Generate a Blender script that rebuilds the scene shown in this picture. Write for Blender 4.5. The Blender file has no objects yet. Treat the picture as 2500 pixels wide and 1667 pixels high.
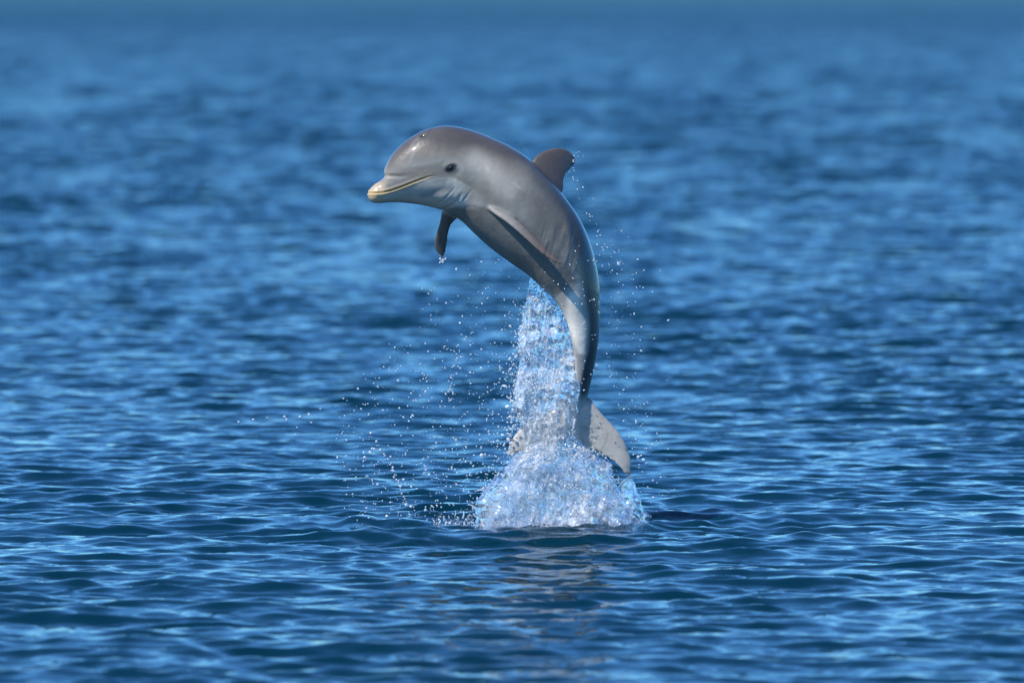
import bpy, math, random
import numpy as np
from mathutils import Vector, Matrix
from mathutils.bvhtree import BVHTree
from mathutils.kdtree import KDTree

random.seed(7)
rng = np.random.default_rng(7)
scene = bpy.context.scene
COL = scene.collection

# ------------------------------------------------------------------ camera
CAM_H = 2.18                 # metres above the water
DIST = 35.0                  # metres to the dolphin
PITCH = math.radians(2.45)   # looking slightly down
FPX = DIST / 0.00152         # focal length in units of 1/2500 of the frame width
cam_d = bpy.data.cameras.new('camera')
cam = bpy.data.objects.new('camera', cam_d)
COL.objects.link(cam)
cam.location = (0, 0, CAM_H)
cam.rotation_euler = (math.pi / 2 - PITCH, 0, 0)
cam_d.sensor_width = 36
cam_d.lens = 36 * FPX / 2500
cam_d.clip_start = 0.5
cam_d.clip_end = 30000
cam_d.dof.use_dof = True
cam_d.dof.focus_distance = DIST - 0.1
cam_d.dof.aperture_fstop = 4.0
cam_d.dof.aperture_blades = 9
scene.camera = cam

# ------------------------------------------------------------------ light
SUN_EL = math.radians(49)
SUN_AZ = math.radians(233)      # compass-like: 0 = +Y, clockwise; behind the camera and to the left
world = bpy.data.worlds.new('World')
scene.world = world
world.use_nodes = True
wn = world.node_tree
wn.nodes.clear()
sky = wn.nodes.new('ShaderNodeTexSky')
sky.sky_type = 'NISHITA'
sky.sun_disc = False
sky.sun_elevation = SUN_EL
sky.sun_rotation = SUN_AZ
sky.altitude = 1200
sky.air_density = 1.0
sky.dust_density = 0.1
sky.ozone_density = 3.0
bg = wn.nodes.new('ShaderNodeBackground')
bg.inputs['Strength'].default_value = 0.114
wo = wn.nodes.new('ShaderNodeOutputWorld')
tint = wn.nodes.new('ShaderNodeVectorMath'); tint.operation = 'MULTIPLY'
tint.inputs[1].default_value = (0.47, 0.98, 1.47)
wn.links.new(sky.outputs[0], tint.inputs[0])
wn.links.new(tint.outputs[0], bg.inputs[0])
wn.links.new(bg.outputs[0], wo.inputs[0])
sd = bpy.data.lights.new('sun', 'SUN')
sd.energy = 5.0
sd.angle = math.radians(0.5)
sd.color = (1.0, 0.94, 0.83)
sun = bpy.data.objects.new('sun', sd)
COL.objects.link(sun)
to_sun = Vector((math.sin(SUN_AZ) * math.cos(SUN_EL), math.cos(SUN_AZ) * math.cos(SUN_EL), math.sin(SUN_EL)))
sun.rotation_euler = (-to_sun).to_track_quat('-Z', 'Y').to_euler()
sun.location = to_sun * 60

scene.view_settings.view_transform = 'Standard'
scene.view_settings.look = 'None'
scene.view_settings.exposure = 0.15
scene.view_settings.gamma = 1.0
scene.view_settings.use_curve_mapping = False
scene.render.engine = 'CYCLES'
scene.cycles.use_denoising = True
scene.cycles.max_bounces = 10
scene.cycles.transmission_bounces = 8
scene.cycles.glossy_bounces = 4
scene.cycles.transparent_max_bounces = 12
scene.cycles.caustics_reflective = True
scene.cycles.caustics_refractive = True
scene.cycles.sample_clamp_indirect = 25.0
scene.cycles.blur_glossy = 0.3

# ------------------------------------------------------------------ helpers
CP, SP = math.cos(PITCH), math.sin(PITCH)


def world_pt(px, py, off=0.0):
    """Place at sight position (px, py) at the distance DIST + off."""
    px = np.asarray(px, float); py = np.asarray(py, float); off = np.asarray(off, float)
    u = (px - 1250.0) / FPX
    v = (833.5 - py) / FPX
    # ray = forward + u*right + v*up
    dy = CP + v * SP
    dz = -SP + v * CP
    k = (DIST + off) / dy
    return np.stack([u * k, np.broadcast_to(DIST + off, np.shape(k * u)), CAM_H + dz * k], -1)


def sight(P):
    P = np.asarray(P, float)
    x = P[..., 0]; y = P[..., 1]; z = P[..., 2] - CAM_H
    f = y * CP - z * SP
    up = y * SP + z * CP
    return 1250 + FPX * x / f, 833.5 - FPX * up / f


def make_mesh(name, verts, faces, smooth=True):
    me = bpy.data.meshes.new(name)
    verts = np.asarray(verts, np.float32)
    faces = np.asarray(faces, np.int32)
    n = faces.shape[1]
    me.vertices.add(len(verts)); me.vertices.foreach_set('co', verts.ravel())
    me.loops.add(faces.size); me.loops.foreach_set('vertex_index', faces.ravel())
    me.polygons.add(len(faces))
    me.polygons.foreach_set('loop_start', np.arange(0, faces.size, n, dtype=np.int32))
    me.polygons.foreach_set('loop_total', np.full(len(faces), n, np.int32))
    me.update(calc_edges=True)
    me.validate()
    if smooth:
        me.polygons.foreach_set('use_smooth', np.ones(len(me.polygons), bool))
    return me


def link(name, me, mat=None, parent=None):
    o = bpy.data.objects.new(name, me)
    COL.objects.link(o)
    if mat is not None and me is not None:
        me.materials.append(mat)
    if parent is not None:
        o.parent = parent
    return o


def grid_faces(nr, nc, wrap=False):
    r = np.arange(nr - 1)[:, None]
    c = np.arange(nc if wrap else nc - 1)[None, :]
    c2 = (c + 1) % nc
    a = r * nc + c; b = r * nc + c2; d = (r + 1) * nc + c; e = (r + 1) * nc + c2
    return np.stack([a, b, e, d], -1).reshape(-1, 4)


def _hash(ix, iy, iz, seed):
    h = (ix * 374761393 + iy * 668265263 + iz * 2147483647 * 3 + seed * 974634777) & 0xFFFFFFFF
    h = ((h ^ (h >> 13)) * 1274126177) & 0xFFFFFFFF
    h = ((h ^ (h >> 15)) * 2246822519) & 0xFFFFFFFF
    return ((h ^ (h >> 16)) & 0xFFFFFF) / float(0xFFFFFF) * 2 - 1


def vnoise(P, freq, seed=0):
    P = np.asarray(P, float) * freq + 1000.37
    I = np.floor(P).astype(np.int64); F = P - I
    F = F * F * F * (F * (F * 6 - 15) + 10)
    out = 0
    for dx in (0, 1):
        for dy in (0, 1):
            for dz in (0, 1):
                w = (F[..., 0] if dx else 1 - F[..., 0]) * (F[..., 1] if dy else 1 - F[..., 1]) * (F[..., 2] if dz else 1 - F[..., 2])
                out = out + w * _hash(I[..., 0] + dx, I[..., 1] + dy, I[..., 2] + dz, seed)
    return out


def catmull(T, Y, t):
    """Smooth interpolation of table Y (n, k) at T, evaluated at t (monotone-safe tangents)."""
    T = np.asarray(T, float); Y = np.asarray(Y, float)
    if Y.ndim == 1:
        Y = Y[:, None]
    m = np.gradient(Y, T, axis=0)
    i = np.clip(np.searchsorted(T, t, side='right') - 1, 0, len(T) - 2)
    h = (T[i + 1] - T[i])[:, None]; s = ((t - T[i]) / (T[i + 1] - T[i]))[:, None]
    return ((2 * s**3 - 3 * s**2 + 1) * Y[i] + (s**3 - 2 * s**2 + s) * h * m[i]
            + (-2 * s**3 + 3 * s**2) * Y[i + 1] + (s**3 - s**2) * h * m[i + 1])


def seg_dist(X, Y, pts):
    """Distance (and position 0..1 along) from points to a polyline."""
    best = np.full(X.shape, 1e9); bt = np.zeros(X.shape)
    pts = np.asarray(pts, float)
    L = np.r_[0, np.cumsum(np.hypot(*np.diff(pts, axis=0).T))]
    for i in range(len(pts) - 1):
        a, b = pts[i], pts[i + 1]
        d = b - a; l2 = d @ d
        t = np.clip(((X - a[0]) * d[0] + (Y - a[1]) * d[1]) / l2, 0, 1)
        dd = np.hypot(X - a[0] - t * d[0], Y - a[1] - t * d[1])
        k = dd < best
        best = np.where(k, dd, best)
        bt = np.where(k, (L[i] + t * math.sqrt(l2)) / L[-1], bt)
    return best, bt


def sstep(a, b, x):
    t = np.clip((x - a) / (b - a), 0, 1)
    return t * t * (3 - 2 * t)


# ------------------------------------------------------------------ materials
def new_mat(name):
    m = bpy.data.materials.new(name)
    m.use_nodes = True
    nt = m.node_tree
    b = nt.nodes['Principled BSDF']
    return m, nt, b


def water_material():
    m, nt, b = new_mat('sea_water')
    N, L = nt.nodes, nt.links
    geo = N.new('ShaderNodeNewGeometry')
    sep = N.new('ShaderNodeSeparateXYZ'); L.new(geo.outputs['Position'], sep.inputs[0])
    # paler, greener water colour far out
    mp = N.new('ShaderNodeMapping'); mp.inputs['Scale'].default_value = (0.03, 0.008, 1)
    L.new(geo.outputs['Position'], mp.inputs[0])
    nz = N.new('ShaderNodeTexNoise'); nz.inputs['Scale'].default_value = 1.0; nz.inputs['Detail'].default_value = 3
    L.new(mp.outputs[0], nz.inputs[0])
    ad = N.new('ShaderNodeMath'); ad.operation = 'MULTIPLY_ADD'
    L.new(nz.outputs[0], ad.inputs[0]); ad.inputs[1].default_value = 60; L.new(sep.outputs['Y'], ad.inputs[2])
    mr = N.new('ShaderNodeMapRange'); mr.interpolation_type = 'SMOOTHSTEP'
    mr.inputs[1].default_value = 270; mr.inputs[2].default_value = 430
    L.new(ad.outputs[0], mr.inputs[0])
    mx = N.new('ShaderNodeMix'); mx.data_type = 'RGBA'
    mx.inputs[6].default_value = (0.0002, 0.020, 0.036, 1)
    mx.inputs[7].default_value = (0.02, 0.075, 0.06, 1)
    L.new(mr.outputs[0], mx.inputs[0])
    L.new(mx.outputs[2], b.inputs['Base Color'])
    b.inputs['IOR'].default_value = 1.333
    # unresolved ripples far away widen the gloss
    rr = N.new('ShaderNodeMapRange'); rr.inputs[1].default_value = 45; rr.inputs[2].default_value = 250
    rr.inputs[3].default_value = 0.04; rr.inputs[4].default_value = 0.32
    L.new(sep.outputs['Y'], rr.inputs[0]); L.new(rr.outputs[0], b.inputs['Roughness'])
    # fine capillary ripples as slopes
    acc = None
    for sc, amp, sx in ((9.0, 0.17, 0.4), (26.0, 0.14, 0.5), (2.6, 0.08, 0.5), (0.7, 0.05, 0.5)):
        mp2 = N.new('ShaderNodeMapping'); mp2.inputs['Scale'].default_value = (sc * sx, sc, sc * 0.2)
        mp2.inputs['Rotation'].default_value = (0, 0, 0.2)
        L.new(geo.outputs['Position'], mp2.inputs[0])
        n2 = N.new('ShaderNodeTexNoise'); n2.inputs['Scale'].default_value = 1.0; n2.inputs['Detail'].default_value = 1.0
        L.new(mp2.outputs[0], n2.inputs[0])
        sb = N.new('ShaderNodeVectorMath'); sb.operation = 'SUBTRACT'; sb.inputs[1].default_value = (0.5, 0.5, 0.5)
        L.new(n2.outputs['Color'], sb.inputs[0])
        ml = N.new('ShaderNodeVectorMath'); ml.operation = 'MULTIPLY'; ml.inputs[1].default_value = (amp * 1.0, amp * 1.6, 0)
        L.new(sb.outputs[0], ml.inputs[0])
        if acc is None:
            acc = ml
        else:
            a2 = N.new('ShaderNodeVectorMath'); L.new(acc.outputs[0], a2.inputs[0]); L.new(ml.outputs[0], a2.inputs[1]); acc = a2
    far = N.new('ShaderNodeMapRange'); far.inputs[1].default_value = 38; far.inputs[2].default_value = 180
    far.inputs[3].default_value = 1.0; far.inputs[4].default_value = 6.0
    L.new(sep.outputs['Y'], far.inputs[0])
    sc_ = N.new('ShaderNodeVectorMath'); sc_.operation = 'SCALE'
    L.new(acc.outputs[0], sc_.inputs[0]); L.new(far.outputs[0], sc_.inputs['Scale']); acc = sc_
    a3 = N.new('ShaderNodeVectorMath'); L.new(acc.outputs[0], a3.inputs[0]); L.new(geo.outputs['Normal'], a3.inputs[1])
    nm = N.new('ShaderNodeVectorMath'); nm.operation = 'NORMALIZE'; L.new(a3.outputs[0], nm.inputs[0])
    L.new(nm.outputs[0], b.inputs['Normal'])
    return m


def skin_material():
    m, nt, b = new_mat('wet_dolphin_skin')
    N, L = nt.nodes, nt.links
    at = N.new('ShaderNodeAttribute'); at.attribute_name = 'pigment_shading'
    tc = N.new('ShaderNodeTexCoord')
    nz = N.new('ShaderNodeTexNoise'); nz.inputs['Scale'].default_value = 14; nz.inputs['Detail'].default_value = 5
    L.new(tc.outputs['Object'], nz.inputs[0])
    mr = N.new('ShaderNodeMapRange'); mr.inputs[1].default_value = 0.3; mr.inputs[2].default_value = 0.7
    mr.inputs[3].default_value = 0.9; mr.inputs[4].default_value = 1.1
    L.new(nz.outputs[0], mr.inputs[0])
    ml = N.new('ShaderNodeVectorMath'); ml.operation = 'SCALE'
    L.new(at.outputs['Color'], ml.inputs[0]); L.new(mr.outputs[0], ml.inputs['Scale'])
    L.new(ml.outputs[0], b.inputs['Base Color'])
    b.inputs['Roughness'].default_value = 0.44
    b.inputs['IOR'].default_value = 1.38
    b.inputs['Subsurface Weight'].default_value = 0.0
    b.inputs['Coat Weight'].default_value = 1.0
    b.inputs['Coat Roughness'].default_value = 0.055
    b.inputs['Coat IOR'].default_value = 1.33
    n2 = N.new('ShaderNodeTexNoise'); n2.inputs['Scale'].default_value = 45; n2.inputs['Detail'].default_value = 4
    L.new(tc.outputs['Object'], n2.inputs[0])
    bp = N.new('ShaderNodeBump'); bp.inputs['Strength'].default_value = 0.4; bp.inputs['Distance'].default_value = 0.004
    L.new(n2.outputs[0], bp.inputs['Height'])
    L.new(bp.outputs[0], b.inputs['Normal'])
    return m


def glass_water(name, white=0.12, rough=0.05, col=(0.86, 0.94, 1.0), open_=0.0):
    m, nt, b = new_mat(name)
    N, L = nt.nodes, nt.links
    out = N['Material Output']
    b.inputs['Base Color'].default_value = (*col, 1)
    b.inputs['Roughness'].default_value = rough
    b.inputs['IOR'].default_value = 1.333
    b.inputs['Transmission Weight'].default_value = 1.0
    if white > 0:
        d = N.new('ShaderNodeBsdfDiffuse'); d.inputs[0].default_value = (0.93, 0.95, 0.97, 1)
        t = N.new('ShaderNodeBsdfTranslucent'); t.inputs[0].default_value = (0.72, 0.86, 0.97, 1)
        mm = N.new('ShaderNodeMixShader'); mm.inputs[0].default_value = 0.3
        L.new(d.outputs[0], mm.inputs[1]); L.new(t.outputs[0], mm.inputs[2])
        tc = N.new('ShaderNodeNewGeometry')
        nz = N.new('ShaderNodeTexNoise'); nz.inputs['Scale'].default_value = 26; nz.inputs['Detail'].default_value = 6
        nz.inputs['Roughness'].default_value = 0.7
        L.new(tc.outputs['Position'], nz.inputs[0])
        mr = N.new('ShaderNodeMapRange'); mr.inputs[1].default_value = 0.42; mr.inputs[2].default_value = 0.68
        mr.inputs[3].default_value = white * 0.5; mr.inputs[4].default_value = min(1, white * 2.6)
        L.new(nz.outputs[0], mr.inputs[0])
        m2 = N.new('ShaderNodeMixShader'); L.new(mr.outputs[0], m2.inputs[0])
        L.new(b.outputs[0], m2.inputs[1]); L.new(mm.outputs[0], m2.inputs[2])
        last = m2
        if open_ > 0:           # gaps of air between the threads of water
            tp = N.new('ShaderNodeBsdfTransparent')
            n3 = N.new('ShaderNodeTexNoise'); n3.inputs['Scale'].default_value = 60; n3.inputs['Detail'].default_value = 3
            L.new(tc.outputs['Position'], n3.inputs[0])
            r3 = N.new('ShaderNodeMapRange'); r3.inputs[1].default_value = 0.40; r3.inputs[2].default_value = 0.60
            r3.inputs[3].default_value = max(0, open_ - 0.22); r3.inputs[4].default_value = min(1, open_ + 0.22)
            L.new(n3.outputs[0], r3.inputs[0])
            n4 = N.new('ShaderNodeTexNoise'); n4.inputs['Scale'].default_value = 9; n4.inputs['Detail'].default_value = 4
            L.new(tc.outputs['Position'], n4.inputs[0])
            r4 = N.new('ShaderNodeMapRange'); r4.inputs[1].default_value = 0.40; r4.inputs[2].default_value = 0.62
            r4.inputs[3].default_value = -0.35; r4.inputs[4].default_value = 0.5
            L.new(n4.outputs[0], r4.inputs[0])
            a4 = N.new('ShaderNodeMath'); a4.use_clamp = True; L.new(r3.outputs[0], a4.inputs[0]); L.new(r4.outputs[0], a4.inputs[1])
            m3 = N.new('ShaderNodeMixShader'); L.new(a4.outputs[0], m3.inputs[0])
            L.new(m2.outputs[0], m3.inputs[1]); L.new(tp.outputs[0], m3.inputs[2]); last = m3
        L.new(last.outputs[0], out.inputs['Surface'])
    return m


M_WATER = water_material()
M_SKIN = skin_material()
M_COLUMN = glass_water('splash_water', 0.24, 0.05, open_=0.26)
M_SHEET = glass_water('thin_sheet_water', 0.10, 0.04, open_=0.5)
M_FOAM = glass_water('foaming_water', 0.30, 0.04, open_=0.36)
M_DROP = glass_water('droplet_water', 0.75, 0.12, (1, 1, 1))  # white mixed into the drops to imitate their sparkle
M_GLINT = glass_water('white_glint_water', 0.85, 0.12, (1, 1, 1))  # white body colour stands in for sun glints in the spray
M_SPRAY = glass_water('spray_water', 0.4, 0.12, (1, 1, 1))

# ------------------------------------------------------------------ the sea
SPX, SPY = world_pt(1345, 1275)[0], DIST - 0.02      # foot of the splash


def wave_field(X, Y, DX, DY):
    """Sum of directional waves with pinched crests. Returns dx, dy, z."""
    r = np.random.default_rng(21)
    n = 240
    lam = np.exp(r.uniform(math.log(0.065), math.log(1.6), n))
    th = r.normal(0.0, 0.45, n) + math.radians(82)      # travel direction, mostly towards the camera
    th = np.where(r.random(n) < 0.14, r.uniform(0, 2 * math.pi, n), th)
    ph = r.uniform(0, 2 * math.pi, n)
    k = 2 * math.pi / lam
    # slope share of each wave
    sl = 0.0172 * np.clip((lam / 0.11), 0.3, 1) ** 0.6 * np.clip(0.24 / lam, 0, 1) ** 0.8
    z = np.zeros_like(X); dx = np.zeros_like(X); dy = np.zeros_like(X)
    kept = np.zeros_like(X[:, 0]); mc = X.shape[1] // 2
    for i in range(n):
        lx = 2 * math.pi / max(abs(k[i] * math.cos(th[i])), 1e-3); ly = 2 * math.pi / max(abs(k[i] * math.sin(th[i])), 1e-3)
        kept += (sl[i] * sstep(2.2, 4.5, lx / DX[:, mc]) * sstep(2.2, 4.5, ly / DY[:, mc])) ** 2
    boost = np.clip(np.sqrt(1.25 * (sl ** 2).sum() / np.maximum(kept, 1e-9)), 1, 3.0)[:, None]
    for i in range(n):
        kx, ky = k[i] * math.cos(th[i]), k[i] * math.sin(th[i])
        lx = 2 * math.pi / max(abs(kx), 1e-3); ly = 2 * math.pi / max(abs(ky), 1e-3)
        f = sstep(2.2, 4.5, lx / DX) * sstep(2.2, 4.5, ly / DY)
        rows = np.where(f.max(axis=1) > 0)[0]
        if len(rows) == 0:
            continue
        s_ = slice(rows[0], rows[-1] + 1)
        a = f[s_] * sl[i] / k[i] * boost[s_]
        p = kx * X[s_] + ky * Y[s_] + ph[i]
        sp = np.sin(p)
        z[s_] += a * np.cos(p)
        dx[s_] -= 0.95 * a * math.cos(th[i]) * sp
        dy[s_] -= 0.95 * a * math.sin(th[i]) * sp
    return dx, dy, z


def build_sea():
    ys = list(np.concatenate([np.linspace(-80, 2, 12)[:-1], np.linspace(2, 24, 90)[:-1]]))
    y = 24.0
    while y < 420:
        ys.append(y)
        y += 0.028 if y < 42 else 0.028 * (y / 42) ** 1.55
    while y < 9000:
        ys.append(y)
        y *= 1.03
    ys = np.array(ys)
    tf = np.linspace(-0.098, 0.098, 365)
    to = 0.098 + (np.geomspace(0.002, 3.0, 30))
    t = np.concatenate([-to[::-1], tf, to])
    W = np.maximum(ys, 8.0)
    X = t[None, :] * W[:, None]
    Y = np.repeat(ys[:, None], len(t), 1)
    DX = np.abs(np.gradient(t))[None, :] * W[:, None]
    DY = np.repeat(np.abs(np.gradient(ys))[:, None], len(t), 1)
    dx, dy, z = wave_field(X, Y, DX, DY)
    # gusts and lulls: patches where the small waves run higher or lower
    P = np.stack([X * 0.35, Y * 0.10, np.zeros_like(X)], -1)
    g = 1.0 + 0.2 * vnoise(P, 1.0, 5) + 0.35 * vnoise(P, 3.1, 9)
    z *= g; dx *= g; dy *= g
    # churned water round the foot of the splash
    R = np.hypot((X - SPX) / 1.0, (Y - SPY) / 1.35)
    m = np.exp(-(R / 0.42) ** 2)
    near = R < 2.5
    Q = np.stack([X[near], Y[near], np.zeros(near.sum())], -1)
    zz = z[near]
    zz += m[near] * (0.022 * vnoise(Q, 9, 31) + 0.012 * vnoise(Q, 21, 32)) 
    rr = R[near]
    zz += 0.012 * np.exp(-((rr - 0.42) / 0.10) ** 2) * (1 + 0.6 * vnoise(Q, 4, 33))
    zz += 0.006 * np.sin(rr * 2 * math.pi / 0.17) * np.exp(-((rr - 0.7) / 0.35) ** 2)
    z[near] = zz
    V = np.stack([X + dx, Y + dy, z], -1).reshape(-1, 3)
    me = make_mesh('water', V, grid_faces(len(ys), len(t)))
    o = link('water', me, M_WATER)
    o['kind'] = 'structure'
    o['label'] = 'rippled deep blue sea surface under and behind the leaping dolphin'
    return o


build_sea()

# ------------------------------------------------------------------ the dolphin
# sections: dorsal x,y, ventral x,y, width/height, roll (deg, + = back leans away), distance offset (m)
SEC = [
    (897, 474, 898, 480, 1.2, -8, -.085), (900, 466, 901, 487, 1.15, -8, -.085), (907, 457, 908, 493.5, 1.1, -9, -.083),
    (919, 447, 919, 496, 1.05, -9, -.081), (929, 441, 930, 495.8, 1.02, -10, -.078), (935, 434.5, 938, 495.3, 0.98, -10, -.077),
    (936.5, 425, 943, 495, 0.90, -10, -.076), (939, 412, 948, 494.5, 0.84, -10, -.075), (945, 398, 955, 494, 0.80, -11, -.073),
    (957, 378, 966, 494, 0.78, -11, -.07), (976, 357, 982, 494.6, 0.77, -11, -.066), (1003, 336, 1004, 497, 0.78, -11, -.06),
    (1034, 319, 1032, 501, 0.80, -10, -.052), (1068, 309, 1058, 507, 0.83, -8, -.042), (1105, 308.5, 1085, 515, 0.86, -5, -.03),
    (1150, 318, 1105, 526, 0.89, 0, -.018), (1200, 337, 1128, 541, 0.91, 6, -.006), (1250, 361, 1150, 562, 0.92, 14, 0.0),
    (1302, 398, 1178, 588, 0.92, 20, .004), (1345, 442, 1211, 615, 0.91, 26, .006), (1379, 484, 1250, 643, 0.90, 30, .006),
    (1408, 525, 1290, 671, 0.89, 33, .005), (1431, 570, 1322, 701, 0.87, 36, .004), (1448, 620, 1348, 723, 0.84, 39, .002),
    (1459, 668, 1364, 745, 0.80, 42, 0), (1465, 715, 1377, 772, 0.76, 44, 0), (1467, 762, 1387, 800, 0.72, 46, 0),
    (1465, 812, 1395, 838, 0.66, 48, 0), (1460, 858, 1400, 870, 0.60, 50, 0), (1452, 900, 1402, 905, 0.55, 52, 0),
    (1444, 935, 1401, 940, 0.55, 55, 0), (1437, 965, 1398, 972, 0.6, 60, 0), (1430, 1000, 1396, 1003, 0.7, 66, 0),
    (1420, 1035, 1398, 1037, 0.8, 70, 0)]


def body_loft():
    S = np.array(SEC, float)
    T = np.arange(len(S), dtype=float)
    # param by centre arc so that the interpolation stays even
    cx = (S[:, 0] + S[:, 2]) / 2; cy = (S[:, 1] + S[:, 3]) / 2
    arc = np.r_[0, np.cumsum(np.maximum(np.hypot(np.diff(S[:, 0]), np.diff(S[:, 1])) + np.hypot(np.diff(S[:, 2]), np.diff(S[:, 3])), 3))]
    t = np.linspace(0, arc[-1], 320)
    A = catmull(arc, S, t)
    D, V = A[:, 0:2], A[:, 2:4]
    C = (D + V) / 2
    half = (D - V) / 2
    e = np.hypot(half[:, 0], half[:, 1])
    d2 = half / e[:, None]
    roll = np.radians(A[:, 5]); asp = A[:, 4]
    h = e / np.sqrt(np.cos(roll) ** 2 + (asp * np.sin(roll)) ** 2) * 0.00152
    w = h * asp
    c3 = world_pt(C[:, 0], C[:, 1], A[:, 6])
    dimg = np.stack([d2[:, 0], np.zeros(len(t)), -d2[:, 1]], -1)
    into = np.array([0, 1.0, 0])
    dors = dimg * np.cos(roll)[:, None] + into * np.sin(roll)[:, None]
    late = -into * np.cos(roll)[:, None] + dimg * np.sin(roll)[:, None]   # towards the camera side (animal's left)
    n = 96
    th = np.linspace(0, 2 * math.pi, n, endpoint=False)
    ct, st = np.cos(th), np.sin(th)
    prof_s = np.sign(st) * np.abs(st) ** 0.94
    prof_c = np.sign(ct) * np.abs(ct) ** 0.97
    # keel the tail stock: pinch the top and bottom of the section
    keel = sstep(arc[24], arc[29], t)
    pin = 1 - keel[:, None] * 0.45 * np.abs(ct)[None, :] ** 3
    P = (c3[:, None, :] + dors[:, None, :] * (h[:, None] * prof_c[None, :])[..., None]
         + late[:, None, :] * (w[:, None] * prof_s[None, :] * pin)[..., None])
    return P, t / arc[-1], th, c3, dors, late, h, w, arc


def close_loft(P):
    nr, nc = P.shape[:2]
    V = P.reshape(-1, 3)
    F = grid_faces(nr, nc, True)
    caps = []
    c0 = len(V); V = np.vstack([V, P[0].mean(0), P[-1].mean(0)])
    tri = []
    for i in range(nc):
        j = (i + 1) % nc
        tri.append((j, i, c0)); tri.append(((nr - 1) * nc + i, (nr - 1) * nc + j, c0 + 1))
    quads = [tuple(f) for f in F.tolist()]
    return V, quads, tri


def fin_loft(rows, n=26):
    """rows: Lx,Ly,Loff,Tx,Ty,Toff,thickness(px)."""
    R = np.array(rows, float)
    Lp = world_pt(R[:, 0], R[:, 1], R[:, 2]); Tp = world_pt(R[:, 3], R[:, 4], R[:, 5])
    mid = (Lp + Tp) / 2
    arc = np.r_[0, np.cumsum(np.linalg.norm(np.diff(mid, axis=0), axis=1))]
    t = np.linspace(0, arc[-1], 60)
    A = catmull(arc, np.hstack([Lp, Tp, R[:, 6:7] * 0.00152]), t)
    Lp, Tp, th = A[:, :3], A[:, 3:6], A[:, 6]
    ch = Tp - Lp
    span = np.gradient((Lp + Tp) / 2, axis=0)
    nrm = np.cross(ch, span); nrm /= np.linalg.norm(nrm, axis=1)[:, None]
    c = (1 - np.cos(np.linspace(0, math.pi, n))) / 2
    prof = 2.2 * np.sqrt(c) * (1 - c) ** 0.75
    prof = np.maximum(prof / prof.max(), 0.30 * np.sin(np.pi * c) ** 0.3)
    up = np.stack([c, prof], -1); dn = np.stack([c[::-1][1:-1], -prof[::-1][1:-1]], -1)
    cc = np.vstack([up, dn])
    P = Lp[:, None, :] + ch[:, None, :] * cc[None, :, 0, None] + nrm[:, None, :] * (th[:, None] * 0.5 * cc[None, :, 1])[..., None]
    return P


FINS = {
    'dorsal': [(1285, 440, .02, 1365, 500, .02, 24), (1292, 410, .045, 1371, 482, .045, 22), (1303, 388, .06, 1376, 462, .065, 18), (1318, 374, .075, 1377, 441, .08, 15),
               (1338, 365, .09, 1383, 424, .095, 12), (1360, 361, .10, 1392, 413, .11, 9.5), (1380, 364, .112, 1400, 405, .12, 7.5),
               (1396, 375, .12, 1404, 398, .125, 5), (1403, 385, .125, 1405, 392, .126, 3)],
    'near_flipper': [(1140, 465, -.05, 1205, 455, -.03, 34), (1170, 490, -.12, 1212, 480, -.07, 28), (1194, 512, -.16, 1220, 500, -.12, 18), (1240, 545, -.188, 1257, 532, -.16, 12),
                     (1278, 578, -.200, 1291, 564, -.178, 10), (1319, 616, -.208, 1329, 602, -.192, 8.5), (1346, 636, -.210, 1354, 625, -.198, 7), (1368, 647, -.208, 1371, 643, -.202, 5)],
    'far_flipper': [(1085, 490, .05, 1140, 505, .04, 26), (1079, 512, .07, 1120, 530, .07, 22), (1074, 540, .10, 1102, 548, .10, 16), (1066, 566, .12, 1095, 570, .125, 13),
                    (1060, 590, .135, 1092, 592, .145, 11), (1063, 610, .145, 1089, 612, .15, 8), (1072, 622, .15, 1085, 624, .152, 5), (1079, 628, .152, 1083, 628, .153, 3)],
    'right_fluke': [(1385, 960, .01, 1375, 1058, -.02, 34), (1422, 962, .005, 1398, 1066, -.02, 30), (1443, 975, .0, 1420, 1084, -.025, 24), (1464, 1003, -.005, 1440, 1096, -.03, 18), (1490, 1031, -.01, 1463, 1107, -.035, 14),
                    (1514, 1060, -.015, 1488, 1120, -.04, 11), (1532, 1095, -.02, 1508, 1135, -.045, 9), (1541, 1128, -.028, 1524, 1155, -.045, 6), (1540, 1156, -.035, 1534, 1163, -.04, 3.5)],
    'left_fluke': [(1440, 985, .01, 1410, 1058, -.02, 34), (1385, 972, .005, 1390, 1066, -.02, 30), (1362, 986, .0, 1372, 1080, -.025, 24), (1330, 1003, -.005, 1348, 1090, -.03, 18), (1298, 1022, -.01, 1320, 1095, -.03, 14),
                   (1270, 1045, -.015, 1292, 1099, -.035, 11), (1251, 1070, -.02, 1268, 1104, -.035, 9), (1241, 1093, -.025, 1252, 1110, -.035, 6), (1240, 1108, -.03, 1243, 1112, -.034, 3.5)],
}


def raw_object(parts):
    V, F = [], []
    n = 0
    for P in parts:
        v, q, tr = close_loft(P)
        V.append(v); F += [tuple(i + n for i in f) for f in q + tr]
        n += len(v)
    me = bpy.data.meshes.new('raw')
    me.from_pydata(np.vstack(V).tolist(), [], F)
    import bmesh
    out = bpy.data.meshes.new('raw2')
    bm = bmesh.new(); bm.from_mesh(me)
    bmesh.ops.recalc_face_normals(bm, faces=bm.faces)
    bm.to_mesh(out); bm.free()
    bpy.data.meshes.remove(me)
    return out


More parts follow.
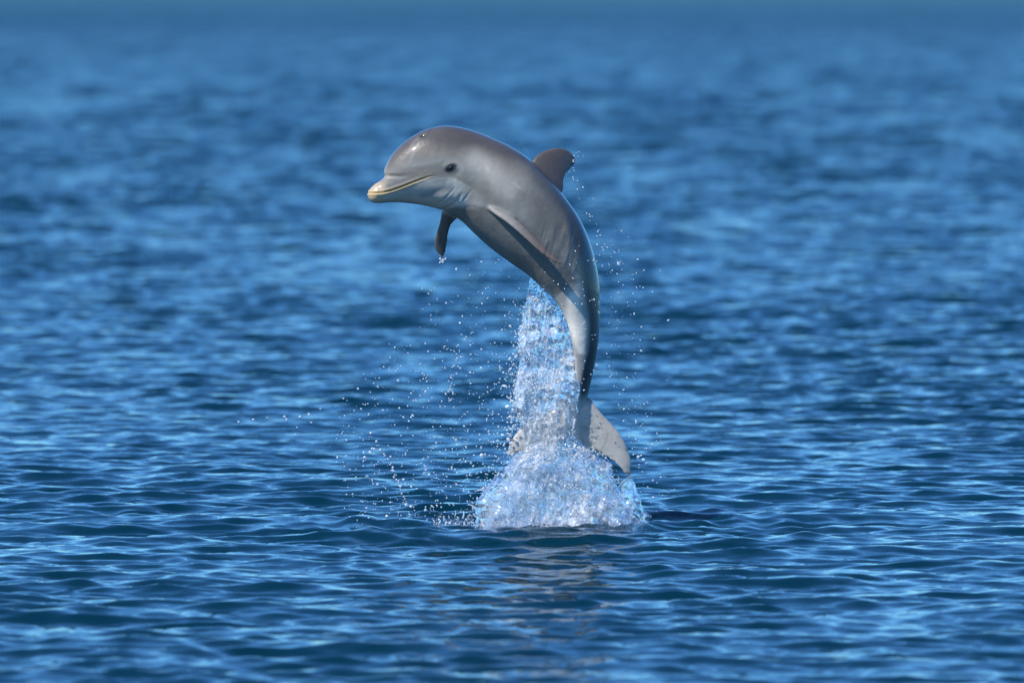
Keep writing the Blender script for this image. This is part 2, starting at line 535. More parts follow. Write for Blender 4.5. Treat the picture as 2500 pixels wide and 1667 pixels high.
def build_dolphin():
    P, sv, th, c3, dors, late, h, w, arc = body_loft()
    parts = [P] + [fin_loft(r) for r in FINS.values()]
    raw = raw_object(parts)
    tmp = bpy.data.objects.new('tmp', raw)
    COL.objects.link(tmp)
    md = tmp.modifiers.new('r', 'REMESH'); md.mode = 'VOXEL'; md.voxel_size = 0.0036; md.adaptivity = 0
    sm = tmp.modifiers.new('s', 'SMOOTH'); sm.factor = 0.5; sm.iterations = 5
    dg = bpy.context.evaluated_depsgraph_get()
    me = bpy.data.meshes.new_from_object(tmp.evaluated_get(dg))
    bpy.data.objects.remove(tmp)
    nv = len(me.vertices)
    co = np.empty(nv * 3, np.float32); me.vertices.foreach_get('co', co); co = co.reshape(-1, 3).astype(float)
    nr = np.empty(nv * 3, np.float32); me.vertices.foreach_get('normal', nr); nr = nr.reshape(-1, 3).astype(float)
    # nearest body coordinates (station, angle)
    kd = KDTree(80 * 48)
    idx = []
    si = np.linspace(0, P.shape[0] - 1, 160).astype(int)
    for a in si:
        for b_ in range(0, 96, 2):
            idx.append((a, b_))
    kd = KDTree(len(idx))
    for i, (a, b_) in enumerate(idx):
        kd.insert(P[a, b_], i)
    kd.balance()
    near = np.array([kd.find(v)[1:3] for v in co])
    ii = near[:, 0].astype(int); dist = near[:, 1]
    ia = np.array(idx)
    st = sv[ia[ii, 0]]
    # exact angle within the station frame
    fr = ia[ii, 0]
    rel = co - c3[fr]
    cd = np.einsum('ij,ij->i', rel, dors[fr]) / h[fr]
    cl = np.einsum('ij,ij->i', rel, late[fr]) / w[fr]
    ang = np.degrees(np.arctan2(np.abs(cl), cd))       # 0 = back, 180 = belly
    px, py = sight(co)
    body = sstep(0.03, 0.008, dist)

    # ---- relief: mouth line, creases, folds, blowhole
    disp = np.zeros(nv)
    mouth = [(894, 470.5), (900, 470.5), (918, 471.5), (933, 470.5), (953, 466), (981, 456), (1008, 445.5), (1031, 437), (1050, 430.5), (1060, 429), (1069, 430)]
    dm, tm = seg_dist(px, py, mouth)
    disp -= 0.0016 * np.exp(-(dm / 1.7) ** 2) * sstep(1.0, 0.85, tm)
    up = (py < np.interp(px, [p[0] for p in mouth], [p[1] for p in mouth]))
    disp += 0.0016 * np.exp(-((dm - 4) / 3.0) ** 2) * sstep(1.0, 0.5, tm)           # lips
    dc, tc_ = seg_dist(px, py, [(932, 431), (940, 429), (955, 430), (975, 431), (1005, 428)])
    disp -= 0.0045 * np.exp(-(dc / 5.0) ** 2) * sstep(1.05, 0.2, tc_)               # crease between beak and forehead
    for pts, dep, wd in (
            ([(1067, 500), (1082, 487), (1096, 474), (1110, 459)], .0015, 2.0),
            ([(1125, 497), (1137, 483), (1151, 466)], .0014, 2.2),
            ([(1079, 509), (1096, 505), (1110, 497), (1120, 486), (1127, 474)], .0030, 3.2),
            ([(1130, 508), (1155, 505), (1175, 512)], .0008, 3.0),
            ([(1040, 476), (1065, 470), (1085, 462)], .0022, 7.0)):
        d_, t_ = seg_dist(px, py, pts)
        f = np.sin(np.clip(t_, 0.02, 0.98) * math.pi) ** 0.4
        dep *= 0.65
        disp -= dep * f * np.exp(-(d_ / wd) ** 2)
        if wd < 4:
            disp += dep * 0.3 * f * np.exp(-((d_ - wd * 2.6) / (wd * 1.4)) ** 2)
    # bulge of the cheek
    disp += 0.006 * np.exp(-((px - 1085) / 22) ** 2 - ((py - 482) / 14) ** 2)
    # eye bulge with a shallow socket round it
    de = np.hypot(px - 1101, (py - 409.5) * 1.2)
    disp += 0.0035 * np.exp(-(de / 13) ** 2) - 0.0008 * np.exp(-((de - 21) / 7) ** 2)
    # long skin wrinkles behind the flipper
    m = sstep(1300, 1330, px) * sstep(1430, 1395, px) * sstep(530, 570, py) * sstep(690, 640, py)
    disp += 0.0016 * m * vnoise(np.stack([(px * 0.93 + py * 0.25) * 0.11, py * 0.017, 0 * px], -1), 1.0, 3)
    disp += 0.0008 * m * vnoise(np.stack([(px * 0.93 + py * 0.25) * 0.22, py * 0.03, 0 * px], -1), 1.0, 13)
    wr, wt = seg_dist(px, py, [(1385, 500), (1400, 545), (1408, 590), (1405, 640)])
    disp -= 0.0025 * body * np.exp(-(wr / 9) ** 2) * np.sin(np.clip(wt, 0, 1) * math.pi)
    # flank / belly border fold running under the flank to the tail stock
    wr, wt = seg_dist(px, py, [(1352, 690), (1385, 708), (1398, 740), (1392, 790)])
    co2 = co + nr * (disp)[:, None]
    # blowhole: small crescent pit on top of the head
    _tr = BVHTree.FromPolygons([Vector(c) for c in co], [tuple(p.vertices) for p in me.polygons])
    _a = Vector(world_pt(1033, 331, -.5)); _h = _tr.ray_cast(_a, (Vector(world_pt(1033, 331, .5)) - _a).normalized())[0]
    bx = np.array(_h)
    db = np.linalg.norm((co - bx) * np.array([0.75, 1, 1]), axis=1)
    co2 -= nr * (0.006 * np.exp(-(db / 0.008) ** 2))[:, None]
    db2, tb2 = seg_dist(px, py, [(1062, 308), (1052, 316), (1046, 326)])
    co2 -= nr * (0.0016 * np.exp(-(db2 / 2.2) ** 2))[:, None]
    me.vertices.foreach_set('co', co2.astype(np.float32).ravel())
    me.update()

    # ---- pigment (skin colour, with painted shade and a painted sunlit patch)
    n1 = vnoise(co, 5, 2); n2 = vnoise(co, 16, 4); n3 = vnoise(co, 60, 6)
    capeC = np.array([0.082, 0.074, 0.068]); flank = np.array([0.25, 0.235, 0.195]); belly = np.array([0.37, 0.36, 0.34])
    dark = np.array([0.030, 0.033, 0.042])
    cape_edge = np.interp(st, [0, .2, .35, .5, .7, .85, 1], [60, 62, 62, 58, 70, 78, 80]) + 7 * n1 + 3 * n2
    belly_edge = np.interp(st, [0, .1, .2, .35, .5, .7, .85, 1], [88, 92, 104, 118, 120, 108, 118, 120]) + 6 * n1 + 3 * n2
    a = sstep(cape_edge - 26, cape_edge + 16, ang)
    top_ = sstep(48, 12, ang)
    b_ = sstep(belly_edge - 14, belly_edge + 14, ang)
    col = capeC[None] * (1 - a)[:, None] + flank[None] * a[:, None]
    col = col * (1 - b_)[:, None] + belly[None] * b_[:, None]
    # dark back colour, spread down the tail stock as painted shade
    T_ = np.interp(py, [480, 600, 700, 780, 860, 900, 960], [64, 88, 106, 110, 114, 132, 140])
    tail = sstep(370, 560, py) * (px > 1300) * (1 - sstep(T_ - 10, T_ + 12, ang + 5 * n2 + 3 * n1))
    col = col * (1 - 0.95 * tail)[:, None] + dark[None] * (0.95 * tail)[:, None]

    def blend(mask, c, k=1.0):
        nonlocal col
        mask = np.clip(mask * k, 0, 1)[:, None]
        col = col * (1 - mask) + np.array(c)[None] * mask
    head = sstep(1200, 1150, px) * sstep(700, 640, py)
    # pale shoulder blaze and pale band over the eye
    d_, t_ = seg_dist(px, py, [(1160, 392), (1205, 425), (1250, 470), (1270, 500)])
    blend(np.exp(-(d_ / 26) ** 2) * body, (0.42, 0.40, 0.345), 0.85)
    d_, t_ = seg_dist(px, py, [(1010, 405), (1050, 396), (1085, 389), (1108, 389), (1120, 398), (1128, 415)])
    blend(np.exp(-(d_ / 5.0) ** 2) * head, (0.33, 0.32, 0.30), 0.45)
    d_, t_ = seg_dist(px, py, [(965, 415), (1010, 412), (1060, 409), (1088, 409)])
    blend(np.exp(-(d_ / 4.5) ** 2) * head, (0.20, 0.195, 0.20), 0.45)
    d_, t_ = seg_dist(px, py, [(988, 393), (998, 370), (1008, 350), (1020, 338)])
    blend(np.exp(-(d_ / 4.0) ** 2) * head, (0.17, 0.15, 0.15), 0.55)
    d_, t_ = seg_dist(px, py, [(1000, 398), (1010, 372), (1022, 350)])
    blend(np.exp(-(d_ / 3.5) ** 2) * head, (0.30, 0.285, 0.28), 0.45)
    # pale cheek and throat below the mouth
    mline = np.interp(px, [895, 933, 981, 1031, 1069, 1110, 1160], [470, 470, 456, 437, 430, 432, 460])
    blend(sstep(-1, 7, py - mline) * sstep(1175, 1110, px) * sstep(660, 620, py), (0.52, 0.51, 0.45), 0.9)
    # grey smudges on cheek
    d_, t_ = seg_dist(px, py, [(1030, 478), (1055, 474), (1080, 466), (1100, 458)])
    blend(np.exp(-(d_ / 7) ** 2) * head, (0.24, 0.23, 0.25), 0.45)
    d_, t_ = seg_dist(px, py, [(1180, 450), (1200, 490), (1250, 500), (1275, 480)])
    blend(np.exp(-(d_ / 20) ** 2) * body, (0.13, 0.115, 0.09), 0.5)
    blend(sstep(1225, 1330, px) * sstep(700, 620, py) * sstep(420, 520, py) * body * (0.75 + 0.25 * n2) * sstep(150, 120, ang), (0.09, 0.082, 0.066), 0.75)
    # belly shade painted in grey, from the flippers to the tail stock
    line = np.interp(px, [1280, 1353, 1385, 1415, 1450], [760, 728, 704, 684, 640])
    bel = sstep(112, 128, ang) * sstep(1060, 1110, px) * sstep(498, 512, py) * sstep(5, -8, py - line)
    blend(bel * body * (0.9 + 0.1 * n1), (0.150, 0.150, 0.138), 0.92)
    # beak: peach tip, yellow lips
    blend(sstep(960, 903, px), (0.64, 0.49, 0.30), 0.9)
    blend(sstep(1000, 915, px) * sstep(3, -3, py - mline), (0.36, 0.31, 0.26), 0.4)
    blend(np.exp(-(dm / 6.0) ** 2) * sstep(1.0, 0.6, tm), (0.66, 0.43, 0.18), 0.95)
    blend(np.exp(-(dm / 1.5) ** 2) * sstep(1.04, 0.9, tm), (0.22, 0.15, 0.06), 0.6)
    # dark patch round the eye
    er = np.hypot(((px - 1100) * 0.9 + (py - 410) * -0.42) / 12.0, ((py - 410) * 0.9 + (px - 1100) * 0.42) / 7.4)
    blend(sstep(1.7, 0.85, er), (0.012, 0.012, 0.018), 0.98)
    # blowhole
    blend(np.exp(-(db / 0.0075) ** 2), (0.02, 0.02, 0.02), 0.95)
    blend(np.exp(-(db2 / 1.6) ** 2) * head, (0.06, 0.05, 0.055), 0.8)
    # fins
    fin = sstep(0.012, 0.03, dist)
    isdors = fin * sstep(1290, 1300, px) * sstep(500, 470, py)
    blend(isdors, (0.085, 0.072, 0.068), 0.95)
    isfar = fin * sstep(1120, 1100, px) * sstep(510, 530, py)
    blend(isfar, (0.075, 0.075, 0.08), 0.9)
    isnear = sstep(0.010, 0.03, dist) * sstep(1150, 1190, px) * sstep(1300, 1290, px * 0 + 1200) * sstep(455, 470, py) * sstep(700, 660, py) * (1 - isdors)
    fl = sstep(1200, 1340, px)
    blend(isnear * (1 - fl), (0.32, 0.29, 0.265), 0.8)
    blend(isnear * fl, (0.125, 0.09, 0.072), 0.95)
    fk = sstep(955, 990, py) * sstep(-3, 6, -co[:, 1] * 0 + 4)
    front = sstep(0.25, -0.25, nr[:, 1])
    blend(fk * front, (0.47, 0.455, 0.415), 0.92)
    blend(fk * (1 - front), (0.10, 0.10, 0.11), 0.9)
    for pts in ([(1418, 1040), (1430, 1046), (1448, 1047), (1462, 1042), (1474, 1033)], [(1484, 1058), (1480, 1075), (1472, 1092), (1462, 1105)],
                [(1433, 1037), (1431, 1052)]):
        d_, t_ = seg_dist(px, py, pts)
        blend(np.exp(-(d_ / 1.7) ** 2) * fk * front, (0.16, 0.14, 0.13), 0.5)
    edge = sstep(1100, 1090, px * 0 + 1095)
    tr_x = np.interp(px, [1240, 1262, 1320, 1390, 1420, 1445, 1464, 1490, 1511, 1526], [1112, 1103, 1094, 1066, 1085, 1098, 1108, 1121, 1137, 1158])
    blend(fk * sstep(14, 2, tr_x - py) * front * sstep(-0.3, 0.4, n2 + n3 * 0.5), (0.14, 0.125, 0.12), 0.6)
    blend(fk * sstep(0.45, 0.7, vnoise(co, 150, 8)) * sstep(0.0, 0.4, vnoise(co, 14, 12)), (0.16, 0.14, 0.13), 0.3)
    # pale underside of the tail stock, painted brighter where sunlit
    d_, t_ = seg_dist(px, py, [(1400, 728), (1402, 770), (1412, 815), (1420, 855)])
    wd = np.interp(t_, [0, 0.5, 1], [16, 24, 10])
    blend(np.exp(-(d_ / wd) ** 4) * body * sstep(0.3, -0.1, nr[:, 1]), (0.82, 0.78, 0.68), 0.95)
    d_, t_ = seg_dist(px, py, [(1401, 915), (1404, 950), (1406, 985)])
    blend(np.exp(-(d_ / 6) ** 2) * sstep(.3, -.1, nr[:, 1]), (0.5, 0.48, 0.44), 0.8)
    st1 = vnoise(co * np.array([1, 1, 0.35]), 34, 41); st2 = vnoise(co * np.array([0.5, 1, 1]), 22, 42)
    col *= (1 + 0.07 * n2 + 0.04 * n3 + 0.09 * n1 + 0.05 * st1 + 0.04 * st2)[:, None]
    # rake marks and small scars
    for k in range(26):
        x0, y0 = rng.uniform(1120, 1440), rng.uniform(330, 820); a0 = rng.uniform(0.5, 1.7); l0 = rng.uniform(10, 38)
        d_, t_ = seg_dist(px, py, [(x0, y0), (x0 + l0 * math.cos(a0) * .5, y0 + l0 * math.sin(a0) * .5 + 1.5), (x0 + l0 * math.cos(a0), y0 + l0 * math.sin(a0))])
        col *= (1 + (0.22 if k % 3 else -0.22) * np.exp(-(d_ / 1.5) ** 2))[:, None]
    ca = me.color_attributes.new('pigment_shading', 'FLOAT_COLOR', 'POINT')
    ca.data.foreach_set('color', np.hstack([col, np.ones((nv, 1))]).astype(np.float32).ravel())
    me.polygons.foreach_set('use_smooth', np.ones(len(me.polygons), bool))
    me.name = 'body'

    root = bpy.data.objects.new('dolphin', None)
    COL.objects.link(root)
    base = Vector(world_pt(1400, 1110, 0))
    root.location = base
    root.empty_display_size = 0.2
    root['label'] = 'young grey dolphin leaping clear of the sea, body arched and beak to the left'
    root['category'] = 'dolphin'
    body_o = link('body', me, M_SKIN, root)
    body_o.matrix_parent_inverse = Matrix.Translation(-base)
    # eyes, one each side
    tr = BVHTree.FromObject(body_o, bpy.context.evaluated_depsgraph_get()) if False else None
    vv = [Vector(c) for c in co2]
    pf = [tuple(p.vertices) for p in me.polygons]
    tr = BVHTree.FromPolygons(vv, pf)
    me_eye, nt, be = new_mat('wet_dark_eye')
    be.inputs['Base Color'].default_value = (0.012, 0.010, 0.012, 1)
    be.inputs['Roughness'].default_value = 0.3
    k0 = world_pt(1101, 409.5, -.5)
    eye_dir = (Vector(world_pt(1101, 409.5, 0.5)) - Vector(k0)).normalized()
    hit, hn, _, _ = tr.ray_cast(Vector(k0), eye_dir)
    far = Vector(world_pt(1101, 409.5, .5))
    hit2, hn2, _, _ = tr.ray_cast(far, -eye_dir)
    import bmesh
    em = bpy.data.meshes.new('eye')
    bm = bmesh.new(); bmesh.ops.create_uvsphere(bm, u_segments=24, v_segments=16, radius=1.0); bm.to_mesh(em); bm.free()
    em.polygons.foreach_set('use_smooth', np.ones(len(em.polygons), bool))
    em.materials.append(me_eye)
    for p_, n_ in ((hit, hn), (hit2, hn2)):
        eo = bpy.data.objects.new('eye', em); COL.objects.link(eo); eo.parent = root
        eo.matrix_parent_inverse = Matrix.Translation(-base)
        eo.location = p_ - n_ * 0.0072
        eo.scale = (0.0125, 0.0085, 0.0080)
        eo.rotation_euler = (0, math.radians(-25), 0)
    return root


build_dolphin()

# ------------------------------------------------------------------ the splash
splash = bpy.data.objects.new('splash', None)
COL.objects.link(splash)
sp_base = Vector((float(SPX), float(SPY), 0.0))
splash.location = sp_base
splash['label'] = 'bright column of spray and foaming water falling beneath the dolphin to the sea'
splash['category'] = 'splash'


def put(o):
    o.matrix_parent_inverse = Matrix.Translation(-sp_base)
    return o


def tube_of_water(name, table, mat, flat, step, amps, seed, off0=-0.02, ragged=0.0):
    """table: y, left, right ; a hanging body of water with a rippled skin."""
    Tb = np.array(table, float)
    ys = np.arange(Tb[0, 0], Tb[-1, 0], step / 0.00152)
    A = catmull(Tb[:, 0], Tb[:, 1:], ys)
    l, r = A[:, 0], A[:, 1]
    c = (l + r) / 2; hw = np.maximum((r - l) / 2, 1)
    circ = int(2.4 * math.pi * hw.max() * 0.00152 / step / 1.6)
    n = max(24, min(circ, 420))
    th = np.linspace(0, 2 * math.pi, n, endpoint=False)
    X = c[:, None] + hw[:, None] * np.cos(th)[None, :]
    O = np.interp(ys, *off0)[:, None] + (hw[:, None] * 0.00152 * flat) * np.sin(th)[None, :]
    P = world_pt(X, np.repeat(ys[:, None], n, 1), O)
    N = np.stack([np.cos(th), np.sin(th) / max(flat, .3), 0 * th], -1)
    N /= np.linalg.norm(N, axis=1)[:, None]
    d = 0
    S = P * np.array([1, 1, 0.5])
    fadein = sstep(0, 60, ys - ys[0])[:, None]
    for f, a in amps:
        q = vnoise(S, f, seed)
        d = d + a * (1 - 2 * np.abs(q) if f < 60 else q)
        seed += 1
    P = P + N[None] * (d * fadein)[..., None]
    V, q, tr = close_loft(P)
    me = bpy.data.meshes.new(name)
    me.from_pydata(V.tolist(), [], q + tr)
    me.polygons.foreach_set('use_smooth', np.ones(len(me.polygons), bool))
    o = put(link(name, me, mat, splash))
    o['kind'] = 'stuff'
    return o


col_tab = [(655, 1296, 1303), (690, 1297, 1322), (720, 1295, 1342), (760, 1290, 1364), (800, 1285, 1380), (850, 1279, 1393), (900, 1273, 1400),
           (950, 1269, 1402), (1000, 1267, 1402), (1050, 1272, 1406), (1100, 1276, 1412), (1150, 1265, 1430), (1200, 1262, 1436), (1250, 1262, 1440), (1290, 1265, 1440)]
tube_of_water('water_column', col_tab, M_COLUMN, 0.55, 0.0026,
              [(9, 0.012), (20, 0.010), (38, 0.007), (75, 0.0055), (150, 0.0030)], 40, ([650, 850, 950, 1300], [0.05, 0.045, -0.03, -0.06]))
cone_tab = [(1082, 1300, 1420), (1100, 1276, 1446), (1122, 1262, 1468), (1150, 1250, 1486), (1180, 1240, 1500), (1210, 1226, 1508), (1240, 1212, 1516), (1265, 1200, 1524), (1296, 1190, 1532), (1335, 1186, 1536)]
tube_of_water('splash_crown', cone_tab, M_FOAM, 0.42, 0.0030,
              [(5, 0.030), (12, 0.022), (26, 0.014), (60, 0.0055), (130, 0.0026)], 60, ([1000, 1300], [-0.03, -0.03]))


tube_of_water('water_sheet', [(1168, 1452, 1545), (1180, 1450, 1549), (1200, 1452, 1551), (1240, 1470, 1562), (1275, 1484, 1580), (1320, 1490, 1590)],
              M_SHEET, 0.22, 0.0030, [(8, 0.018), (25, 0.010), (75, 0.005), (150, 0.0025)], 80, ([1100, 1300], [-0.10, -0.16]))
tube_of_water('water_sheet', [(1104, 1240, 1268), (1130, 1228, 1275), (1170, 1206, 1280), (1215, 1184, 1285), (1260, 1168, 1290), (1320, 1160, 1295)],
              M_SHEET, 0.22, 0.0030, [(8, 0.018), (25, 0.010), (75, 0.005), (150, 0.0025)], 90, ([1100, 1300], [-0.08, -0.15]))


def strands(name, rows, mat):
    V, F, n0 = [], [], 0
    for (x0, y0, x1, y1, x2, y2, off0, off1, r0, r1) in rows:
        t = np.linspace(0, 1, 40)
        X = (1 - t) ** 2 * x0 + 2 * t * (1 - t) * x1 + t * t * x2
        Yp = (1 - t) ** 2 * y0 + 2 * t * (1 - t) * y1 + t * t * y2
        c = world_pt(X, Yp, off0 + (off1 - off0) * t)
        c = c + 0.006 * np.stack([vnoise(c, 22, s_) for s_ in (70, 71, 72)], -1)
        th = np.linspace(0, 2 * math.pi, 9)[:-1]
        rad = (r0 + (r1 - r0) * t) * (1 + 0.5 * vnoise(c, 30, 73)) * np.sqrt(np.clip((1 - t) * 12, 0.02, 1))
        tan = np.gradient(c, axis=0); tan /= np.linalg.norm(tan, axis=1)[:, None]
        u = np.cross(tan, [0, 1.0, 0]); u /= np.linalg.norm(u, axis=1)[:, None]
        w = np.cross(tan, u)
        P = c[:, None, :] + rad[:, None, None] * (u[:, None, :] * np.cos(th)[None, :, None] + 1.6 * w[:, None, :] * np.sin(th)[None, :, None])
        v, q, tr = close_loft(P)
        V.append(v); F += [tuple(i + n0 for i in f) for f in q + tr]; n0 += len(v)
    me = bpy.data.meshes.new(name)
    me.from_pydata(np.vstack(V).tolist(), [], F)
    me.polygons.foreach_set('use_smooth', np.ones(len(me.polygons), bool))
    o = put(link(name, me, mat, splash)); o['kind'] = 'stuff'
    return o


rows = []
for _ in range(60):          # ropes of water thrown up and out round the foot
    sgn = -1 if rng.random() < 0.55 else 1
    x0 = 1350 + sgn * rng.uniform(20, 170); h_ = rng.uniform(30, 130)
    dx_ = sgn * rng.uniform(10, 70)
    rows.append((x0, 1288, x0 + dx_ * 0.4, 1288 - h_, x0 + dx_, 1288 - h_ * rng.uniform(0.7, 1.0), rng.uniform(-.12, .05), rng.uniform(-.16, .08),
                 rng.uniform(.003, .007), rng.uniform(.0008, .002)))
for _ in range(14):          # threads pouring off the belly and the flukes
    y0 = rng.uniform(680, 1100); l = np.interp(y0, [680, 800, 1100], [1296, 1284, 1262]); r_ = np.interp(y0, [680, 800, 1100], [1315, 1375, 1430])
    x0 = rng.uniform(l, r_); L_ = rng.uniform(50, 160)
    rows.append((x0, y0, x0 + rng.normal(-3, 5), y0 + L_ * .5, x0 + rng.normal(-6, 9), y0 + L_, -.10 + .07 * (y0 < 900), -.13 + .05 * (y0 < 900),
                 rng.uniform(.002, .0045), rng.uniform(.0008, .002)))
strands('water_strand', rows, M_FOAM)


# drops ------------------------------------------------------------
def ico(sub=1):
    import bmesh
    bm = bmesh.new(); bmesh.ops.create_icosphere(bm, subdivisions=sub, radius=1.0)
    v = np.array([x.co[:] for x in bm.verts]); f = np.array([[y.index for y in x.verts] for x in bm.faces])
    bm.free()
    return v, f


IV1, IF1 = ico(1)
IV2, IF2 = ico(2)


def many_drops(name, P, R, mat, parent, stretch=None, lumpy=0.25):
    n = len(P)
    nv = len(IV1)
    V = np.repeat(IV1[None], n, 0)
    V = V * (1 + lumpy * rng.normal(0, 1, (n, nv, 1)).clip(-1.5, 1.5) * 0.5)
    V[:, :, 2] *= (1 + rng.uniform(-0.2, 0.8, (n, 1)) + rng.exponential(0.4, (n, 1)).clip(0, 1.4))
    ang = rng.normal(0, 0.45, n)
    cx, sx = np.cos(ang)[:, None], np.sin(ang)[:, None]
    x, z = V[:, :, 0].copy(), V[:, :, 2].copy()
    V[:, :, 0] = x * cx + z * sx; V[:, :, 2] = -x * sx + z * cx
    V = V * R[:, None, None] + P[:, None, :]
    F = (IF1[None] + (np.arange(n) * nv)[:, None, None]).reshape(-1, 3)
    me = make_mesh(name, V.reshape(-1, 3), F)
    o = link(name, me, mat, parent)
    o['kind'] = 'stuff'
    return o


def column_points(n, ylo, yhi, tab, edge=0.5, spread=1.05, dep=0.07):
    Tb = np.array(tab, float)
    y = rng.uniform(ylo, yhi, n)
    l = np.interp(y, Tb[:, 0], Tb[:, 1]); r = np.interp(y, Tb[:, 0], Tb[:, 2])
    u = rng.uniform(-1, 1, n) * spread
    k = rng.random(n) < edge
    u = np.where(k, -1 + rng.normal(0, np.where(y < 960, 0.2, 0.1), n), u)
    x = (l + r) / 2 + u * (r - l) / 2
    o = np.interp(y, [650, 850, 950, 1300], [0.05, 0.045, -0.03, -0.03]) - np.sqrt(np.clip(1 - u * u, 0.05, 1)) * dep + rng.normal(0, 0.015, n)
    return x, y, o


# spray hugging the column and the crown
xs, ys_, os_ = [], [], []
for n, a, b, tab, e, s_, d_ in ((600, 700, 950, col_tab, .4, 1.0, .05), (1700, 900, 1120, col_tab, .2, 1.0, .08), (4200, 1090, 1290, cone_tab, .12, 1.05, .10)):
    x, y, o = column_points(n, a, b, tab, e, s_ + (0.12 if tab is cone_tab else 0), d_)
    xs.append(x); ys_.append(y); os_.append(o)
# skirt along the foot of the splash
n = 900
x = np.where(rng.random(n) < .5, rng.normal(1150, 75, n), rng.normal(1500, 65, n)); y = 1284 - np.abs(rng.normal(0, 14, n))
xs.append(x); ys_.append(y); os_.append(rng.normal(0, .05, n))
x, y, o = map(np.concatenate, (xs, ys_, os_))
keep = (x > 1060) & (x < 1590) & (~((x < 1288) & (y > 1030) & (y < 1108)) | (rng.random(len(x)) < 0.2))
x, y, o = x[keep], y[keep], o[keep]
R = np.exp(rng.normal(math.log(0.00125), 0.5, len(x))).clip(0.0007, 0.0036)
k = rng.random(len(x)) < np.where(y > 1080, 0.30 + 0.35 * np.exp(-((x - 1370) / 80) ** 2), 0.38)
W3 = world_pt(x, y, o)
put(many_drops('spray', W3[~k], R[~k], M_SPRAY, splash, lumpy=0.5))
put(many_drops('glint_spray', W3[k], R[k] * rng.choice([0.9, 1.3, 2.0], k.sum(), p=[.7, .25, .05]), M_GLINT, splash, lumpy=0.5))

# free drops in the air: place, size (px radius of the 2500 px frame)
drops = []
ref = [(582, 1029, 3.2), (618, 1024, 3.6), (652, 1019, 2.6), (694, 1017, 4.2), (699, 1023, 3), (732, 1017, 3.6), (754, 1011, 4), (782, 998, 2.8), (760, 1031, 3),
       (725, 1043, 2.6), (721, 1060, 2.2), (972, 929, 3.8), (1039, 955, 4.2), (1016, 978, 3.2), (935, 1001, 3.2), (975, 996, 3), (985, 1018, 3), (1004, 1018, 3),
       (1133, 1040, 4.2), (1065, 1081, 4), (1074, 1103, 3), (1175, 1111, 5), (1150, 1129, 3.6), (905, 1057, 3.4), (919, 1077, 4), (913, 1096, 4), (930, 1098, 4.6),
       (903, 1103, 4), (985, 1170, 4), (978, 1186, 3.8), (992, 1232, 6), (1003, 1236, 4.2), (1048, 1158, 4), (874, 949, 3.4), (1174, 898, 3.6), (1148, 909, 3),
       (907, 1289, 2.8), (1182, 1240, 6), (1194, 1225, 4), (1510, 643, 5), (1075, 632, 4), (1114, 657, 3.6), (1566, 798, 3), (1440, 1028, 3), (1558, 1115, 5),
       (1571, 1122, 4), (1592, 1084, 3.4), (1257, 985, 4), (1246, 1017, 5), (1252, 1000, 4), (1240, 1058, 4), (1262, 1020, 4), (1228, 1062, 4), (1215, 1075, 3.6),
       (890, 1116, 4.4), (845, 1113, 4), (888, 1103, 3.2)]
for a in ref:
    drops.append((a[0], a[1], a[2] * 0.95, rng.normal(-.05, .05)))
# chain of drops falling in an arc
for i in range(26):
    t_ = i / 25
    drops.append((932 + 60 * t_ ** 0.8 + rng.normal(0, 1.5), 1098 + 135 * t_ + rng.normal(0, 2), rng.uniform(1.2, 3.0), -.05))
for i in range(30):     # drops strung behind the column's left edge
    t_ = rng.random()
    drops.append((1105 + 12 * math.sin(t_ * 6) + rng.normal(0, 6), 850 + 130 * t_, rng.uniform(1.2, 2.8), rng.normal(-.03, .05)))


def cloud(n, fx, fy, rm, sp):
    for _ in range(n):
        drops.append((fx(), fy(), float(np.clip(math.exp(rng.normal(math.log(rm), 0.45)), 0.6, 4.5)), rng.normal(0, sp)))


g = rng.normal
for _ in range(1250):                # main fan to the left
    t_ = rng.random()
    y = 730 + 540 * t_ ** 0.55
    left = np.interp(y, [700, 900, 1050, 1270], [1120, 900, 800, 850])
    u = rng.random() ** 1.7
    x = 1275 - (1275 - left) * u - (80 if y > 1120 else 0) * (1 - u) * 0.7
    drops.append((x + g(0, 10), y, float(np.clip(math.exp(g(math.log(1.05), 0.5)), 0.5, 4.0)), g(0, .12)))
for _ in range(130):                 # close to the column's left edge
    y = 740 + 370 * rng.random() ** 0.7
    drops.append((np.interp(y, [720, 900, 1100], [1292, 1262, 1250]) - abs(g(0, 16)), y, float(np.clip(math.exp(g(math.log(1.7), 0.5)), 0.8, 5)), g(-.05, .04)))
for _ in range(230):                 # right of the back and tail
    y = rng.uniform(560, 1270)
    x = np.interp(y, [400, 560, 700, 900, 1100, 1270], [1400, 1450, 1480, 1480, 1545, 1560]) + abs(g(0, 55))
    drops.append((x, y, float(np.clip(math.exp(g(math.log(1.1), 0.45)), 0.6, 3.2)), g(0, .08)))
for _ in range(34):                  # behind the dorsal fin
    y = rng.uniform(370, 600)
    drops.append((np.interp(y, [370, 420, 600], [1400, 1382, 1455]) + abs(g(0, 16)) + 4, y, rng.uniform(0.9, 2.0), g(.1, .04)))
for _ in range(90):                  # on and before the flank and tail stock
    y = rng.uniform(600, 960)
    drops.append((rng.uniform(1320, 1465), y, rng.uniform(0.7, 1.8), g(-.17, .02)))
for _ in range(60):                  # few under the chin
    drops.append((rng.uniform(1030, 1270), rng.uniform(630, 760), rng.uniform(0.6, 1.8), g(0, .1)))
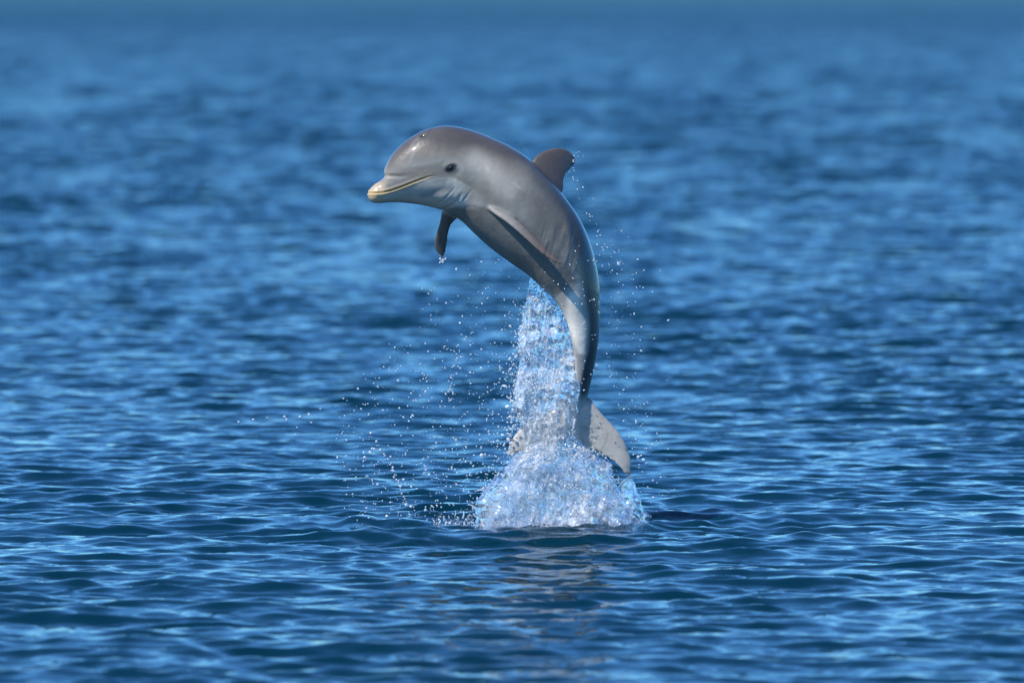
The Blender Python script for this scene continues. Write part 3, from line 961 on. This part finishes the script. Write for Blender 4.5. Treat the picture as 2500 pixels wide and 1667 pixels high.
for _ in range(12):                  # at the tip of the far flipper
    drops.append((g(1082, 4), g(634, 4), rng.uniform(1.2, 2.6), .15))
drops = np.array(drops)
order = np.argsort(-drops[:, 2])
big, rest = drops[order[:300]], drops[order[300:]]
fine = many_drops('fine_spray', world_pt(rest[:, 0], rest[:, 1], rest[:, 3]), rest[:, 2] * 0.00152, M_DROP, splash, lumpy=0.2)
put(fine)

protos = []
for k in range(8):
    v = IV2.copy()
    dirn = rng.normal(0, 1, (4, 3))
    for d in dirn:
        d = d / np.linalg.norm(d)
        v = v * (1 + 0.22 * rng.uniform(-1, 1) * np.clip(v @ d, 0, 1)[:, None] ** 2)
    v[:, 2] *= rng.uniform(0.85, 1.5)
    me = make_mesh('water_droplet', v, IF2); me.materials.append(M_DROP)
    protos.append(me)


SEEN = set()


def region(x, y):
    if x > 1440:
        return ('clear water droplet flying to the right of the dolphin and its tail', 'droplets right of the dolphin')
    if x < 800:
        return ('clear water droplet at the far left end of the spray', 'droplets at the far left of the spray')
    if y < 800:
        return ('small clear droplet hanging in the air under the arched dolphin', 'droplets high under the dolphin')
    if x < 1060:
        return ('bright water droplet flying over the sea well left of the splash column', 'droplets well left of the splash')
    if y < 940:
        return ('bright water droplet left of the upper half of the splash column', 'droplets beside the upper splash column')
    if y < 1100:
        return ('bright water droplet just left of the half hidden left tail fluke', 'droplets left of the left tail fluke')
    return ('bright water droplet low over the sea by the foot of the splash', 'droplets round the foot of the splash')


for i, (x, y, r_, o_) in enumerate(big):
    p = world_pt(x, y, o_)
    ob = bpy.data.objects.new('water_droplet', protos[i % 8])
    COL.objects.link(ob)
    s_ = r_ * 0.00152 * 0.82
    ob.location = p
    ob.scale = (s_, s_, s_)
    ob.rotation_euler = (rng.uniform(-.6, .6), rng.uniform(-1, 1), rng.uniform(0, 6))
    lb, gp = region(x, y)
    if gp not in SEEN:
        SEEN.add(gp)
        lb = 'largest ' + lb
    ob['label'] = lb; ob['group'] = gp; ob['category'] = 'droplet'
